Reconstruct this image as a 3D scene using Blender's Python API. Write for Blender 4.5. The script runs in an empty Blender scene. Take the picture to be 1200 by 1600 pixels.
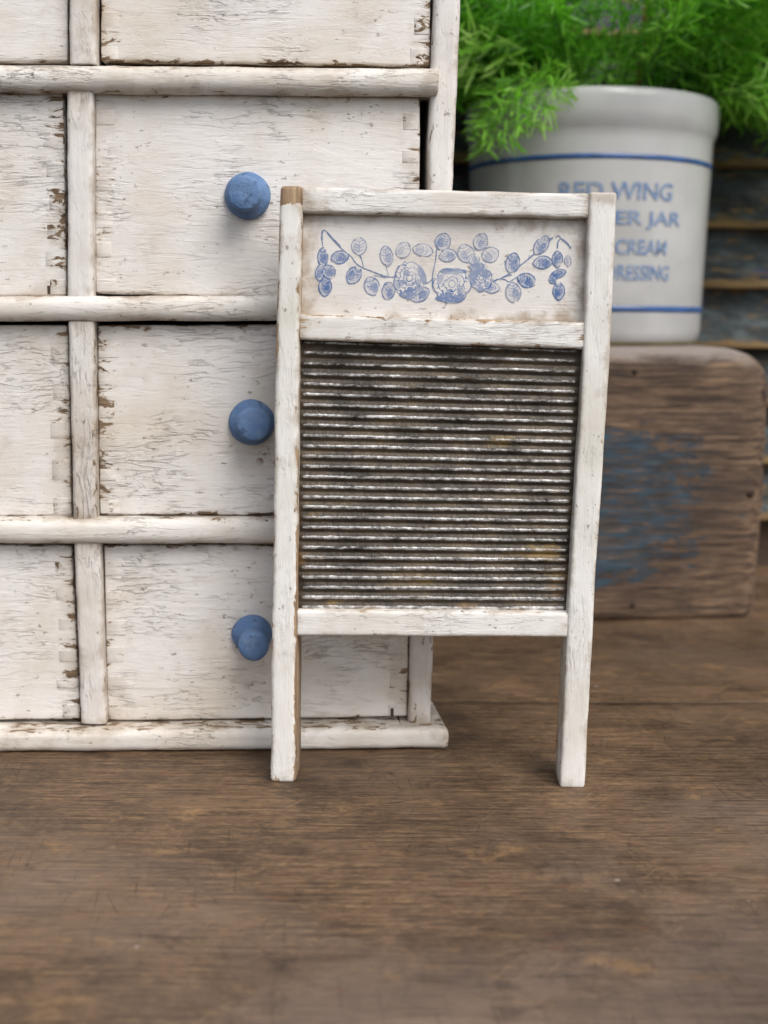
import bpy, bmesh, math, random
from mathutils import Vector, Matrix, noise
random.seed(7)
sc = bpy.context.scene
COL = sc.collection
R = math.radians

# ------------------------------------------------------------------ camera
S = 0.45                       # metres from the lens foot point to the cabinet base
H = 0.388 * S                  # lens height above the table
F = 1830.0                     # focal length in pixels of the 1200 x 1600 photograph
PITCH, ROLL = R(9.6), R(0.35)
fw = Vector((0, math.cos(PITCH), -math.sin(PITCH)))
r0 = Vector((1, 0, 0)); u0 = Vector((0, math.sin(PITCH), math.cos(PITCH)))
rt = r0 * math.cos(ROLL) + u0 * math.sin(ROLL)
up = -r0 * math.sin(ROLL) + u0 * math.cos(ROLL)
EYE = Vector((0, 0, H))
cam_d = bpy.data.cameras.new('camera'); cam = bpy.data.objects.new('camera', cam_d); COL.objects.link(cam)
m3 = Matrix((rt, up, -fw)).transposed()
cam.matrix_world = Matrix.Translation(EYE) @ m3.to_4x4()
cam_d.sensor_fit = 'VERTICAL'; cam_d.sensor_height = 36.0; cam_d.sensor_width = 27.0
cam_d.lens = 36.0 * F / 1600.0
cam_d.clip_start = 0.01; cam_d.clip_end = 50
cam_d.dof.use_dof = True; cam_d.dof.focus_distance = 0.955 * S * 1.01; cam_d.dof.aperture_fstop = 8.5
sc.camera = cam

# ------------------------------------------------------------------ light
SUN_DIR = Vector((0.46, -0.62, 0.95)).normalized()
SUN_EL = math.asin(SUN_DIR.z); SUN_AZ = math.atan2(SUN_DIR.x, SUN_DIR.y)
world = bpy.data.worlds.new('World'); sc.world = world; world.use_nodes = True
wn = world.node_tree
bg = wn.nodes['Background']
sky = wn.nodes.new('ShaderNodeTexSky'); sky.sky_type = 'NISHITA'; sky.sun_disc = False
sky.sun_elevation = SUN_EL; sky.sun_rotation = SUN_AZ; sky.dust_density = 3.0; sky.ozone_density = 1.0
hs = wn.nodes.new('ShaderNodeHueSaturation'); hs.inputs['Saturation'].default_value = 0.42
wn.links.new(sky.outputs[0], hs.inputs['Color']); wn.links.new(hs.outputs[0], bg.inputs['Color'])
bg.inputs['Strength'].default_value = 0.108
sun_d = bpy.data.lights.new('sun', 'SUN'); sun_d.energy = 1.5; sun_d.angle = R(40); sun_d.color = (1.0, 0.96, 0.90)
sun = bpy.data.objects.new('sun', sun_d); COL.objects.link(sun)
sun.rotation_euler = SUN_DIR.to_track_quat('Z', 'Y').to_euler(); sun.location = SUN_DIR * 5
vs = sc.view_settings; vs.view_transform = 'Standard'; vs.look = 'None'; vs.exposure = 0.58; vs.gamma = 1.0
vs.use_curve_mapping = False

# ------------------------------------------------------------------ planes: a photo pixel -> a point on a real surface
def ray(px, py):
    return fw * F + rt * (px - 600) + up * (800 - py)
def ground(px, py, z=0.0):
    d = ray(px, py); return EYE + d * ((z - EYE.z) / d.z)
class Plane:
    def __init__(s, O, U, N, W): s.O, s.U, s.N, s.W = O, U.normalized(), N.normalized(), W.normalized()
    def uw(s, px, py, off=0.0):
        P0 = s.O + s.N * off; d = ray(px, py)
        P = EYE + d * ((P0 - EYE).dot(s.N) / d.dot(s.N)) - P0
        return P.dot(s.U), P.dot(s.W)
    def pt(s, u, off, w): return s.O + s.U * u + s.N * off + s.W * w
def upright(pl, pr, back=0.0, lean=0.0):
    U = (pr - pl); U.z = 0; U.normalize()
    N0 = Vector((U.y, -U.x, 0))
    if N0.y > 0: N0 = -N0
    Z = Vector((0, 0, 1))
    W = Z * math.cos(lean) - N0 * math.sin(lean); N = N0 * math.cos(lean) + Z * math.sin(lean)
    return Plane(pl - N0 * back, U, N, W)

# ------------------------------------------------------------------ objects
def tag(o, label=None, cat=None, group=None, kind=None):
    if label: o['label'] = label
    if cat: o['category'] = cat
    if group: o['group'] = group
    if kind: o['kind'] = kind
    return o
def empty(name, loc):
    o = bpy.data.objects.new(name, None); o.empty_display_size = 0.02; o.location = loc; COL.objects.link(o); return o
def wloc(o):
    v = Vector(o.location)
    while o.parent: o = o.parent; v += Vector(o.location)
    return v
def link(name, me, mat, parent=None, smooth=True):
    o = bpy.data.objects.new(name, me); COL.objects.link(o)
    if mat is not None: me.materials.append(mat)
    if smooth: me.polygons.foreach_set('use_smooth', [True] * len(me.polygons))
    if parent is not None: o.parent = parent
    return o
def mesh_obj(name, verts, faces, mat, parent=None, smooth=True, uvm=None, uve=None):
    """verts in world space; stored relative to the parent's place"""
    off = wloc(parent) if parent is not None else Vector((0, 0, 0))
    me = bpy.data.meshes.new(name)
    me.from_pydata([tuple(Vector(v) - off) for v in verts], [], faces)
    for nm, data in (('m', uvm), ('e', uve)):
        if data:
            l = me.uv_layers.new(name=nm)
            for lp in me.loops: l.data[lp.index].uv = data[lp.vertex_index]
    me.update()
    return link(name, me, mat, parent, smooth)

def bar(name, mat, parent, pl, quad, front, back, rad=0.001, ns=24, kc=4, kf=4, end=0.0008, wob=0.0003, freq=90.0,
        uvquad=None, shear=None, half=False, flatback=True, zmin=None):
    """Solid piece swept along quad: (start-left, start-right, end-left, end-right) in plane coords (u,w).
    cross-section = rounded rectangle from offset `front` back to offset `back`; ends pillowed."""
    A, B, C, D = [Vector((q[0], q[1])) for q in quad]
    L = ((C + D) / 2 - (A + B) / 2).length
    ts = [0.0, 0.0]
    secs = []
    e = min(end, L * 0.3)
    for a in (0, 30, 60, 90):
        secs.append((e * (1 - math.cos(R(a))) / 1.0, e * (1 - math.sin(R(a)))))
    n_mid = ns
    for i in range(1, n_mid): secs.append((e + (L - 2 * e) * i / n_mid, 0.0))
    for a in (90, 60, 30, 0):
        secs.append((L - e * (1 - math.cos(R(a))), e * (1 - math.sin(R(a)))))
    verts, uvm, uve = [], [], []
    prof_n = None
    for s, ins in secs:
        t = s / L
        l = A.lerp(C, t); r = B.lerp(D, t); wdt = (r - l).length
        rr = min(rad, wdt * 0.499)
        depth = rr
        if half: depth = half
        P = []     # (q from left, offset)
        f2 = front
        P.append((ins, back)); P.append((ins, (back + f2 - depth) * 0.5))
        for k in range(kc + 1):
            a = R(90.0 * k / kc)
            P.append((rr * (1 - math.cos(a)) + ins * math.cos(a), f2 - depth * (1 - math.sin(a)) - ins * math.sin(a) * 0.6))
        for k in range(1, kf):
            P.append((rr + (wdt - 2 * rr) * k / kf, f2 - ins * 0.6))
        for k in range(kc + 1):
            a = R(90.0 * (1 - k / kc))
            P.append((wdt - rr * (1 - math.cos(a)) - ins * math.cos(a), f2 - depth * (1 - math.sin(a)) - ins * math.sin(a) * 0.6))
        P.append((wdt - ins, (back + f2 - depth) * 0.5)); P.append((wdt - ins, back))
        prof_n = len(P)
        dirv = (r - l).normalized()
        for q, o in P:
            c = l + dirv * q
            p = pl.pt(c.x, o, c.y)
            if wob:
                n1 = noise.noise_vector(p * freq) * wob + noise.noise_vector(p * freq * 4.1) * (wob * 0.35)
                p = p + pl.U * n1.x + pl.W * n1.z + pl.N * (n1.y * 0.7)
            if shear: p = shear(p, o)
            if zmin is not None and p.z < zmin: p.z = zmin
            verts.append(p); uvm.append((s, q)); uve.append((L - s, wdt - q))
    faces = []
    N = len(secs); M = prof_n
    for i in range(N - 1):
        for j in range(M):
            j2 = (j + 1) % M
            faces.append((i * M + j, i * M + j2, (i + 1) * M + j2, (i + 1) * M + j))
    faces.append(tuple(range(M - 1, -1, -1))); faces.append(tuple((N - 1) * M + j for j in range(M)))
    # make sure normals face outward
    me_o = mesh_obj(name, verts, faces, mat, parent, True, uvm, uve)
    bm = bmesh.new(); bm.from_mesh(me_o.data); bmesh.ops.recalc_face_normals(bm, faces=bm.faces); bm.to_mesh(me_o.data); bm.free()
    return me_o

def quad_px(pl, px4, off):
    return [pl.uw(x, y, off) for x, y in px4]

def lathe(name, mat, parent, base, axis, prof, seg=48, wob=0.0, caps=True, sidev=None):
    axis = axis.normalized()
    a = Vector((1, 0, 0)) if abs(axis.x) < 0.8 else Vector((0, 1, 0))
    e1 = axis.cross(a).normalized(); e2 = axis.cross(e1).normalized()
    verts, faces = [], []
    for r, h in prof:
        for k in range(seg):
            t = 2 * math.pi * k / seg
            p = base + axis * h + (e1 * math.cos(t) + e2 * math.sin(t)) * r
            if wob: p = p + noise.noise_vector(p * 160) * wob
            verts.append(p)
    n = len(prof)
    for i in range(n - 1):
        for k in range(seg):
            k2 = (k + 1) % seg
            faces.append((i * seg + k, i * seg + k2, (i + 1) * seg + k2, (i + 1) * seg + k))
    if caps:
        faces.append(tuple(range(seg - 1, -1, -1))); faces.append(tuple((n - 1) * seg + k for k in range(seg)))
    o = mesh_obj(name, verts, faces, mat, parent)
    bm = bmesh.new(); bm.from_mesh(o.data); bmesh.ops.recalc_face_normals(bm, faces=bm.faces); bm.to_mesh(o.data); bm.free()
    return o

# ------------------------------------------------------------------ materials
class Mat:
    def __init__(s, name):
        s.m = bpy.data.materials.new(name); s.m.use_nodes = True
        s.t = s.m.node_tree; s.b = s.t.nodes['Principled BSDF']
        s.out = [n for n in s.t.nodes if n.type == 'OUTPUT_MATERIAL'][0]
        s.tc = s.t.nodes.new('ShaderNodeTexCoord')
    def L(s, a, b): s.t.links.new(a, b)
    def put(s, v, sock):
        if isinstance(v, (int, float)): sock.default_value = v
        elif isinstance(v, (tuple, list)): sock.default_value = tuple(v) if len(v) == len(sock.default_value) else tuple(v) + (1,)
        else: s.L(v, sock)
    def obj(s): return s.tc.outputs['Object']
    def uv(s, name):
        n = s.t.nodes.new('ShaderNodeUVMap'); n.uv_map = name; return n.outputs[0]
    def map(s, v, scale=(1, 1, 1), loc=(0, 0, 0), rot=(0, 0, 0)):
        n = s.t.nodes.new('ShaderNodeMapping'); s.L(v, n.inputs['Vector'])
        n.inputs['Scale'].default_value = scale; n.inputs['Location'].default_value = loc; n.inputs['Rotation'].default_value = rot
        return n.outputs[0]
    def noise(s, v, scale, detail=4, rough=0.55, dist=0.0, color=False):
        n = s.t.nodes.new('ShaderNodeTexNoise'); s.L(v, n.inputs['Vector'])
        n.inputs['Scale'].default_value = scale; n.inputs['Detail'].default_value = detail
        n.inputs['Roughness'].default_value = rough; n.inputs['Distortion'].default_value = dist
        return n.outputs['Color' if color else 'Fac']
    def vor(s, v, scale, feature='F1'):
        n = s.t.nodes.new('ShaderNodeTexVoronoi'); n.feature = feature; s.L(v, n.inputs['Vector']); n.inputs['Scale'].default_value = scale
        return n.outputs['Distance']
    def math(s, op, a, b=0.0, c=None, clamp=False):
        n = s.t.nodes.new('ShaderNodeMath'); n.operation = op; n.use_clamp = clamp
        s.put(a, n.inputs[0]); s.put(b, n.inputs[1])
        if c is not None: s.put(c, n.inputs[2])
        return n.outputs[0]
    def rng(s, v, a, b, c=0.0, d=1.0, smooth=True):
        n = s.t.nodes.new('ShaderNodeMapRange'); n.interpolation_type = 'SMOOTHSTEP' if smooth else 'LINEAR'; n.clamp = True
        s.put(v, n.inputs[0]); s.put(a, n.inputs[1]); s.put(b, n.inputs[2]); n.inputs[3].default_value = c; n.inputs[4].default_value = d
        return n.outputs[0]
    def ramp(s, f, stops):
        n = s.t.nodes.new('ShaderNodeValToRGB'); s.put(f, n.inputs[0])
        el = n.color_ramp.elements
        while len(el) < len(stops): el.new(0.5)
        for e, (p, c) in zip(el, stops): e.position = p; e.color = tuple(c) + (1,)
        return n.outputs[0]
    def mix(s, f, a, b, blend='MIX'):
        n = s.t.nodes.new('ShaderNodeMix'); n.data_type = 'RGBA'; n.blend_type = blend
        s.put(f, n.inputs['Factor'])
        s.put(a, n.inputs[6]); s.put(b, n.inputs[7]); return n.outputs[2]
    def sep(s, v):
        n = s.t.nodes.new('ShaderNodeSeparateXYZ'); s.L(v, n.inputs[0]); return n.outputs
    def attr(s, name):
        n = s.t.nodes.new('ShaderNodeAttribute'); n.attribute_type = 'OBJECT'; n.attribute_name = name; return n.outputs['Fac']
    def bump(s, h, dist, strength=1.0, normal=None):
        n = s.t.nodes.new('ShaderNodeBump'); s.put(h, n.inputs['Height']); n.inputs['Distance'].default_value = dist; s.put(strength, n.inputs['Strength'])
        if normal is not None: s.L(normal, n.inputs['Normal'])
        return n.outputs[0]
    def set(s, **k):
        for a, v in k.items(): s.put(v, s.b.inputs[a.replace('_', ' ')])
    def edge(s):
        a = s.sep(s.uv('m')); b = s.sep(s.uv('e'))
        ends = s.math('MINIMUM', a[0], b[0]); sides = s.math('MINIMUM', a[1], b[1])
        return ends, sides

def paint_mat(name, vertical=False, white=(0.80, 0.77, 0.745), dirty=(0.68, 0.615, 0.535), flake=1.0, grime=0.25, chips=0.0, end_w=0.012, side_w=0.003, wl=1.0):
    m = Mat(name); P = m.obj()
    V = lambda along, across: (across, across, along) if vertical else (along, across, across)
    wear = m.attr('wear')
    warp = m.noise(P, 16, 3, 0.6)
    n1 = m.noise(m.map(P, V(1, 5.5)), 40, 7, 0.62, 0.45)
    n1b = m.noise(m.map(P, V(1, 3.0), (4, 7, 1)), 120, 4, 0.6, 0.6)
    gate = m.rng(m.noise(P, 34, 4, 0.65), 0.50, 0.64)
    gate2 = m.rng(m.noise(m.map(P, (1, 1, 1), (9, 3, 2)), 34, 3, 0.6), 0.50, 0.62)
    f1 = m.math('FRACT', m.math('MULTIPLY', n1, 7.0)); t1 = m.math('SUBTRACT', m.math('MULTIPLY', n1, 7.0), f1)
    f2 = m.math('FRACT', m.math('MULTIPLY', n1b, 6.0)); t2 = m.math('SUBTRACT', m.math('MULTIPLY', n1b, 6.0), f2)
    zone = m.rng(m.math('ADD', m.noise(m.map(P, V(1, 1.4), (2, 8, 5)), 24, 4, 0.62), m.math('MULTIPLY', wear, 0.03)), 0.46, 0.66)
    rough_zone = m.math('ADD', 0.24, m.math('MULTIPLY', zone, 0.66))
    lift1 = m.rng(f1, 0.0, 0.35, 0.0, 1.0)
    hair = m.math('MULTIPLY', m.rng(f1, 0.0, 0.075, 1.0, 0.0), m.math('MULTIPLY', gate, m.math('ADD', 0.25, m.math('MULTIPLY', zone, 0.75))))
    hair2 = m.math('MULTIPLY', m.rng(f2, 0.0, 0.10, 1.0, 0.0), m.math('MULTIPLY', gate2, m.math('ADD', 0.2, m.math('MULTIPLY', zone, 0.8))))
    fine = m.noise(m.map(P, V(1.3, 26)), 60, 3, 0.6)
    speck = m.math('MULTIPLY', m.rng(m.noise(m.map(P, V(1.2, 2.6)), 230, 3, 0.6), 0.63, 0.69), m.rng(m.noise(P, 48, 2), 0.45, 0.58))
    ends, sides = m.edge()
    eN = m.math('MAXIMUM', m.rng(ends, 0.0, end_w, 1, 0, False), m.rng(sides, 0.0, side_w, 1, 0, False))
    cn = m.noise(m.map(P, V(1, 2.6)), 110, 5, 0.66, 0.6)
    cv = m.math('ADD', cn, m.math('MULTIPLY', eN, m.math('ADD', 0.10, m.math('MULTIPLY', wear, 0.15))))
    cv = m.math('ADD', cv, m.math('ADD', -0.02 + chips, m.math('MULTIPLY', wear, 0.028)))
    a_ = m.sep(m.uv('m')); b_ = m.sep(m.uv('e'))
    cv = m.math('ADD', cv, m.math('MULTIPLY', m.rng(m.math('ADD', a_[0], m.math('MULTIPLY', m.math('SUBTRACT', cn, 0.5), 0.008)), 0.0050, 0.0066, 0.6, 0.0), m.attr('startchip')))
    cv = m.math('ADD', cv, m.math('MULTIPLY', m.math('MULTIPLY', m.rng(m.math('ADD', b_[1], m.math('MULTIPLY', m.math('SUBTRACT', n1, 0.5), 0.006)), 0.0002, 0.0010, 0.35, 0.0), m.rng(a_[0], 0.115, 0.14)), m.attr('sidechip')))
    chip = m.rng(cv, 0.735, 0.750)
    halo = m.rng(cv, 0.64, 0.745)
    wood = m.ramp(m.noise(m.map(P, V(1.5, 30)), 30, 3, 0.6), [(0.25, tuple(min(0.6, x * wl) for x in (0.07, 0.036, 0.018))), (0.5, tuple(x * wl for x in (0.19, 0.130, 0.080))), (0.8, tuple(x * wl for x in (0.34, 0.245, 0.155)))])
    big = m.noise(P, 20, 4, 0.62)
    col = m.mix(m.rng(big, 0.38, 0.70), white, dirty)
    col = m.mix(m.math('MULTIPLY', m.rng(n1b, 0.52, 0.72), 0.22), col, tuple(min(0.86, x * 1.12) for x in white))
    col = m.mix(m.math('MULTIPLY', m.rng(fine, 0.55, 0.75), 0.22), col, (0.45, 0.38, 0.31))
    gr = m.math('MULTIPLY', m.rng(m.math('ADD', m.noise(P, 70, 5, 0.65), m.math('MULTIPLY', eN, 0.20)), 0.54, 0.80), grime)
    col = m.mix(gr, col, (0.33, 0.25, 0.17))
    col = m.mix(m.math('MULTIPLY', hair, min(0.34 * flake, 0.6)), col, (0.20, 0.135, 0.08))
    col = m.mix(m.math('MULTIPLY', hair2, min(0.20 * flake, 0.5)), col, (0.30, 0.21, 0.13))
    col = m.mix(m.math('MULTIPLY', speck, 0.65), col, (0.14, 0.10, 0.065))
    col = m.mix(m.math('MULTIPLY', halo, 0.30), col, (0.40, 0.31, 0.20))
    col = m.mix(chip, col, wood)
    h = m.math('ADD', m.math('MULTIPLY', m.math('ADD', t1, lift1), 0.42 * flake), m.math('MULTIPLY', t2, 0.22 * flake))
    h = m.math('ADD', h, m.math('MULTIPLY', fine, 0.30))
    h = m.math('SUBTRACT', h, m.math('MULTIPLY', chip, 0.9))
    h = m.math('ADD', h, m.math('MULTIPLY', m.noise(P, 420, 4, 0.65), 0.22))
    m.set(Base_Color=col, Roughness=m.math('ADD', 0.50, m.math('MULTIPLY', chip, 0.3)), Normal=m.bump(h, 0.0010, rough_zone))
    m.b.inputs['Specular IOR Level'].default_value = 0.35
    return m.m

M_DRAWER = paint_mat('chippy white paint on drawers', False, grime=0.30)
M_RAIL = paint_mat('chippy white paint on rails', False, (0.76, 0.73, 0.69), (0.60, 0.54, 0.47), 1.25, 0.55, side_w=0.002)
M_POST = paint_mat('chippy white paint on dividers', True, (0.76, 0.73, 0.70), (0.60, 0.54, 0.48), 1.0, 0.60, side_w=0.002)
M_BOARD_V = paint_mat('distressed white paint on stiles', True, (0.80, 0.785, 0.755), (0.66, 0.63, 0.57), 0.50, 0.62, 0.028, 0.010, 0.0022, 1.65)
M_BOARD_H = paint_mat('distressed white paint on crosspieces', False, (0.80, 0.78, 0.75), (0.66, 0.62, 0.56), 0.50, 0.62, 0.024, 0.006, 0.0022, 1.7)
M_PANEL = paint_mat('aged cream print panel', False, (0.76, 0.73, 0.70), (0.62, 0.56, 0.50), 0.15, 0.75, -0.05, 0.010, 0.008)

def dark_wood():
    m = Mat('dark raw wood'); P = m.obj()
    m.set(Base_Color=m.ramp(m.noise(m.map(P, (2, 20, 20)), 60, 3), [(0.3, (0.03, 0.02, 0.012)), (0.7, (0.08, 0.05, 0.03))]), Roughness=0.8)
    return m.m
M_INSIDE = dark_wood()

def knob_mat():
    m = Mat('matt blue knob paint'); P = m.obj()
    n = m.noise(P, 130, 4, 0.6)
    c = m.mix(m.rng(n, 0.35, 0.7), (0.100, 0.185, 0.355), (0.150, 0.240, 0.410))
    c = m.mix(m.math('MULTIPLY', m.rng(m.noise(P, 240, 3), 0.60, 0.68), 0.6), c, (0.04, 0.075, 0.15))
    c = m.mix(m.math('MULTIPLY', m.rng(m.noise(P, 110, 4, 0.65), 0.60, 0.68), 0.55), c, (0.22, 0.29, 0.40))
    m.set(Base_Color=c, Roughness=0.62, Normal=m.bump(m.noise(P, 200, 5, 0.65), 0.0012, 0.7)); m.b.inputs['Specular IOR Level'].default_value = 0.3; return m.m
M_KNOB = knob_mat()

def table_mat():
    m = Mat('worn brown tabletop wood'); P = m.obj()
    g1 = m.noise(m.map(P, (0.55, 13, 1)), 46, 7, 0.70, 0.15)
    g2 = m.noise(m.map(P, (0.6, 9, 1)), 150, 5, 0.72, 0.1)
    pores = m.rng(m.noise(m.map(P, (0.35, 15, 1), (8, 2, 0)), 75, 4, 0.62, 0.08), 0.585, 0.63)
    big = m.noise(m.map(P, (1, 1.3, 1)), 9, 5, 0.65, 0.4)
    mid = m.noise(m.map(P, (1, 1.5, 1)), 42, 6, 0.68, 0.7)
    g = m.math('ADD', m.math('ADD', m.math('MULTIPLY', g1, 0.42), m.math('MULTIPLY', g2, 0.33)), m.math('MULTIPLY', mid, 0.25))
    g3 = m.noise(m.map(P, (1.0, 3.2, 1)), 330, 3, 0.7)
    g = m.math('ADD', m.math('MULTIPLY', g, 0.80), m.math('MULTIPLY', g3, 0.20))
    c = m.ramp(g, [(0.375, (0.016, 0.009, 0.005)), (0.455, (0.078, 0.047, 0.026)), (0.525, (0.170, 0.108, 0.061)), (0.62, (0.34, 0.225, 0.130))])
    xy = m.sep(P)
    worn = m.math('ADD', m.noise(P, 8, 4, 0.6), m.math('ADD', m.math('MULTIPLY', m.rng(xy[1], -0.04, 0.14 if False else 0.16, 1, 0), 0.26), m.math('MULTIPLY', m.rng(xy[0], -0.10, 0.14), 0.16)))  # random wear, plus a mask for sky sheen painted in towards the front right
    c = m.mix(m.rng(big, 0.45, 0.66, 0.0, 0.40), c, (0.225, 0.150, 0.092))
    c = m.mix(m.rng(worn, 0.64, 0.92, 0.0, 0.55), c, m.mix(g2, (0.110, 0.082, 0.068), (0.275, 0.215, 0.180)))  # grey-violet shared by the wear and the painted sheen
    c = m.mix(m.rng(m.noise(m.map(P, (1, 1.2, 1), (5, 9, 0)), 24, 8, 0.76, 0.3), 0.52, 0.66, 0.0, 0.62), c, (0.045, 0.029, 0.019))
    c = m.mix(m.math('MULTIPLY', pores, m.rng(mid, 0.35, 0.60, 0.35, 0.80)), c, (0.024, 0.014, 0.009))
    c = m.mix(m.rng(mid, 0.58, 0.70, 0.0, 0.60), c, (0.045, 0.031, 0.023))
    c = m.mix(m.rng(m.noise(m.map(P, (1, 1.8, 1), (3, 1, 0)), 40, 7, 0.76, 0.15), 0.555, 0.70, 0.0, 0.70), c, (0.33, 0.205, 0.092))
    c = m.mix(m.rng(m.noise(m.map(P, (1, 2.2, 1), (7, 4, 0)), 55, 6, 0.72, 0.2), 0.60, 0.72, 0.0, 0.65), c, (0.17, 0.070, 0.028))
    scr = None
    for rot, sc_, lo, hi in ((R(78), 34, 0.680, 0.70), (R(96), 30, 0.67, 0.69), (R(20), 22, 0.70, 0.72), (R(118), 22, 0.70, 0.72)):
        n = m.noise(m.map(m.map(P, (1, 1, 0), (0, 0, 0), (0, 0, -rot)), (1, 34, 1), (rot, 2 * rot, 0)), sc_, 2, 0.5, 0.15)
        k = m.rng(n, lo, hi)
        scr = k if scr is None else m.math('MAXIMUM', scr, k)
    scr = m.math('MULTIPLY', scr, m.rng(m.noise(P, 14, 2), 0.42, 0.56))
    c = m.mix(m.math('MULTIPLY', scr, 0.38), c, (0.016, 0.012, 0.011))
    n = m.noise(m.map(m.map(P, (1, 1, 0), (0, 0, 0), (0, 0, -R(52))), (1, 30, 1), (5, 2, 0)), 26, 2, 0.5, 0.2)
    c = m.mix(m.math('MULTIPLY', m.rng(n, 0.72, 0.74), 0.45), c, (0.36, 0.25, 0.14))
    c = m.mix(m.rng(m.vor(m.map(P, (1, 1, 0)), 26), 0.022, 0.036, 0.55, 0.0), c, (0.42, 0.38, 0.36))
    c = m.mix(1.0, c, m.mix(m.rng(m.noise(m.map(P, (1, 1.4, 1), (2, 6, 0)), 6, 5, 0.65, 0.3), 0.40, 0.62), (0.66, 0.63, 0.61), (1.04, 1.0, 0.97)), 'MULTIPLY')      # old stain, darker and lighter areas
    h = m.math('ADD', m.math('MULTIPLY', g1, 0.6), m.math('MULTIPLY', g2, 0.5))
    h = m.math('SUBTRACT', h, m.math('MULTIPLY', scr, 0.25))
    m.set(Base_Color=c, Roughness=m.rng(g, 0.38, 0.62, 0.42, 0.66), Normal=m.bump(h, 0.0010, 0.7))
    m.b.inputs['Specular IOR Level'].default_value = 0.4
    return m.m
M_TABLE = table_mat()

def beam_mat():
    m = Mat('weathered timber with blue paint remains'); P = m.obj()
    w = m.noise(P, 9, 3)
    xyz = m.sep(P)
    wav = m.math('ADD', xyz[2], m.math('MULTIPLY', m.math('SUBTRACT', m.noise(m.map(P, (1, 1, 2)), 12, 2), 0.5), 0.006))
    cmb = m.t.nodes.new('ShaderNodeCombineXYZ'); m.L(xyz[0], cmb.inputs[0]); m.L(xyz[1], cmb.inputs[1]); m.L(wav, cmb.inputs[2])
    Q = cmb.outputs[0]
    g1 = m.noise(m.map(Q, (1.0, 14, 26)), 16, 6, 0.62, 0.2)
    g2 = m.noise(m.map(Q, (1.0, 20, 36)), 34, 5, 0.65, 0.2)
    line = m.rng(m.noise(m.map(Q, (0.7, 8, 40), (3, 3, 3)), 12, 4, 0.55, 0.1), 0.57, 0.63)      # open grain cracks
    g = m.math('ADD', m.math('MULTIPLY', g1, 0.55), m.math('MULTIPLY', g2, 0.45))
    c = m.ramp(g, [(0.36, (0.020, 0.012, 0.008)), (0.46, (0.092, 0.055, 0.033)), (0.54, (0.178, 0.114, 0.071)), (0.66, (0.33, 0.220, 0.138))])
    c = m.mix(m.rng(w, 0.45, 0.7, 0, 0.3), c, (0.165, 0.118, 0.088))
    c = m.mix(m.math('MULTIPLY', line, m.rng(w, 0.40, 0.60, 0.25, 0.85)), c, (0.012, 0.009, 0.008))
    c = m.mix(1.0, c, m.mix(m.rng(m.noise(m.map(P, (1, 1, 1.6), (6, 1, 2)), 20, 5, 0.65), 0.38, 0.62), (0.55, 0.52, 0.50), (1.0, 0.98, 0.94)), 'MULTIPLY')
    side = m.rng(xyz[0], -0.010, 0.068, 1.0, 0.0, False)
    hgt = m.math('MULTIPLY', m.rng(xyz[2], 0.004, 0.040), m.rng(xyz[2], 0.095, 0.130, 1, 0))
    pn = m.noise(m.map(Q, (1.2, 3, 4.0)), 36, 8, 0.78, 0.5)
    pv = m.math('ADD', pn, m.math('MULTIPLY', m.math('SUBTRACT', m.math('MULTIPLY', side, hgt), 0.60), 0.34))
    blue = m.ramp(m.noise(m.map(P, (1, 3, 3)), 60, 4), [(0.3, (0.008, 0.016, 0.024)), (0.55, (0.016, 0.048, 0.078)), (0.8, (0.040, 0.105, 0.16))])
    pm = m.math('MULTIPLY', m.rng(pv, 0.475, 0.500), m.math('MULTIPLY', m.rng(g2, 0.44, 0.48), m.math('SUBTRACT', 1.0, m.math('MULTIPLY', line, 0.8))))
    c = m.mix(m.math('MULTIPLY', pm, 0.93), c, blue)
    kn = m.noise(m.map(P, (1.5, 3, 3), (2, 0, 5)), 25, 2)
    c = m.mix(m.rng(kn, 0.68, 0.74, 0, 0.85), c, (0.018, 0.010, 0.007))
    top_light = m.rng(m.math('ADD', xyz[2], m.math('MULTIPLY', m.math('SUBTRACT', pn, 0.5), 0.02)), Z_LIT0, Z_LIT1, 0, 0.7)  # sky light on the upper face, painted in as paler grey by height
    c = m.mix(top_light, c, (0.30, 0.265, 0.245))
    h = m.math('SUBTRACT', m.math('MULTIPLY', g, 1.2), m.math('MULTIPLY', line, 0.6))
    m.set(Base_Color=c, Roughness=0.72, Normal=m.bump(h, 0.0007, 0.8)); return m.m
Z_LIT0, Z_LIT1 = 0.147, 0.1555
M_BEAM = beam_mat()

def siding_mat():
    m = Mat('peeling blue grey siding'); P = m.obj()
    g = m.noise(m.map(P, (1, 10, 10)), 22, 5, 0.65, 0.5)
    c = m.ramp(m.noise(m.map(P, (1, 2.5, 2.5)), 30, 5, 0.65, 0.5), [(0.34, (0.010, 0.012, 0.013)), (0.50, (0.032, 0.042, 0.046)), (0.64, (0.085, 0.108, 0.115))])
    c = m.mix(m.rng(m.noise(m.map(P, (1, 2.4, 2.4), (1, 2, 3)), 26, 4), 0.60, 0.70, 0, 0.8), c, (0.018, 0.040, 0.14))
    e = m.sep(m.uv('m'))                                         # v runs up from the lower edge
    low = m.rng(e[1], 0.0, 0.0065, 1, 0, False)
    pe = m.math('ADD', m.noise(m.map(P, (1, 6, 6), (4, 0, 2)), 34, 6, 0.72, 0.5), m.math('MULTIPLY', low, 0.34))
    c = m.mix(m.rng(pe, 0.55, 0.61, 0, 0.92), c, m.ramp(g, [(0.3, (0.075, 0.040, 0.012)), (0.7, (0.27, 0.165, 0.055))]))
    m.set(Base_Color=c, Roughness=0.75, Normal=m.bump(m.math('ADD', g, pe), 0.0014, 0.6)); return m.m
M_SIDING = siding_mat()

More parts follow.
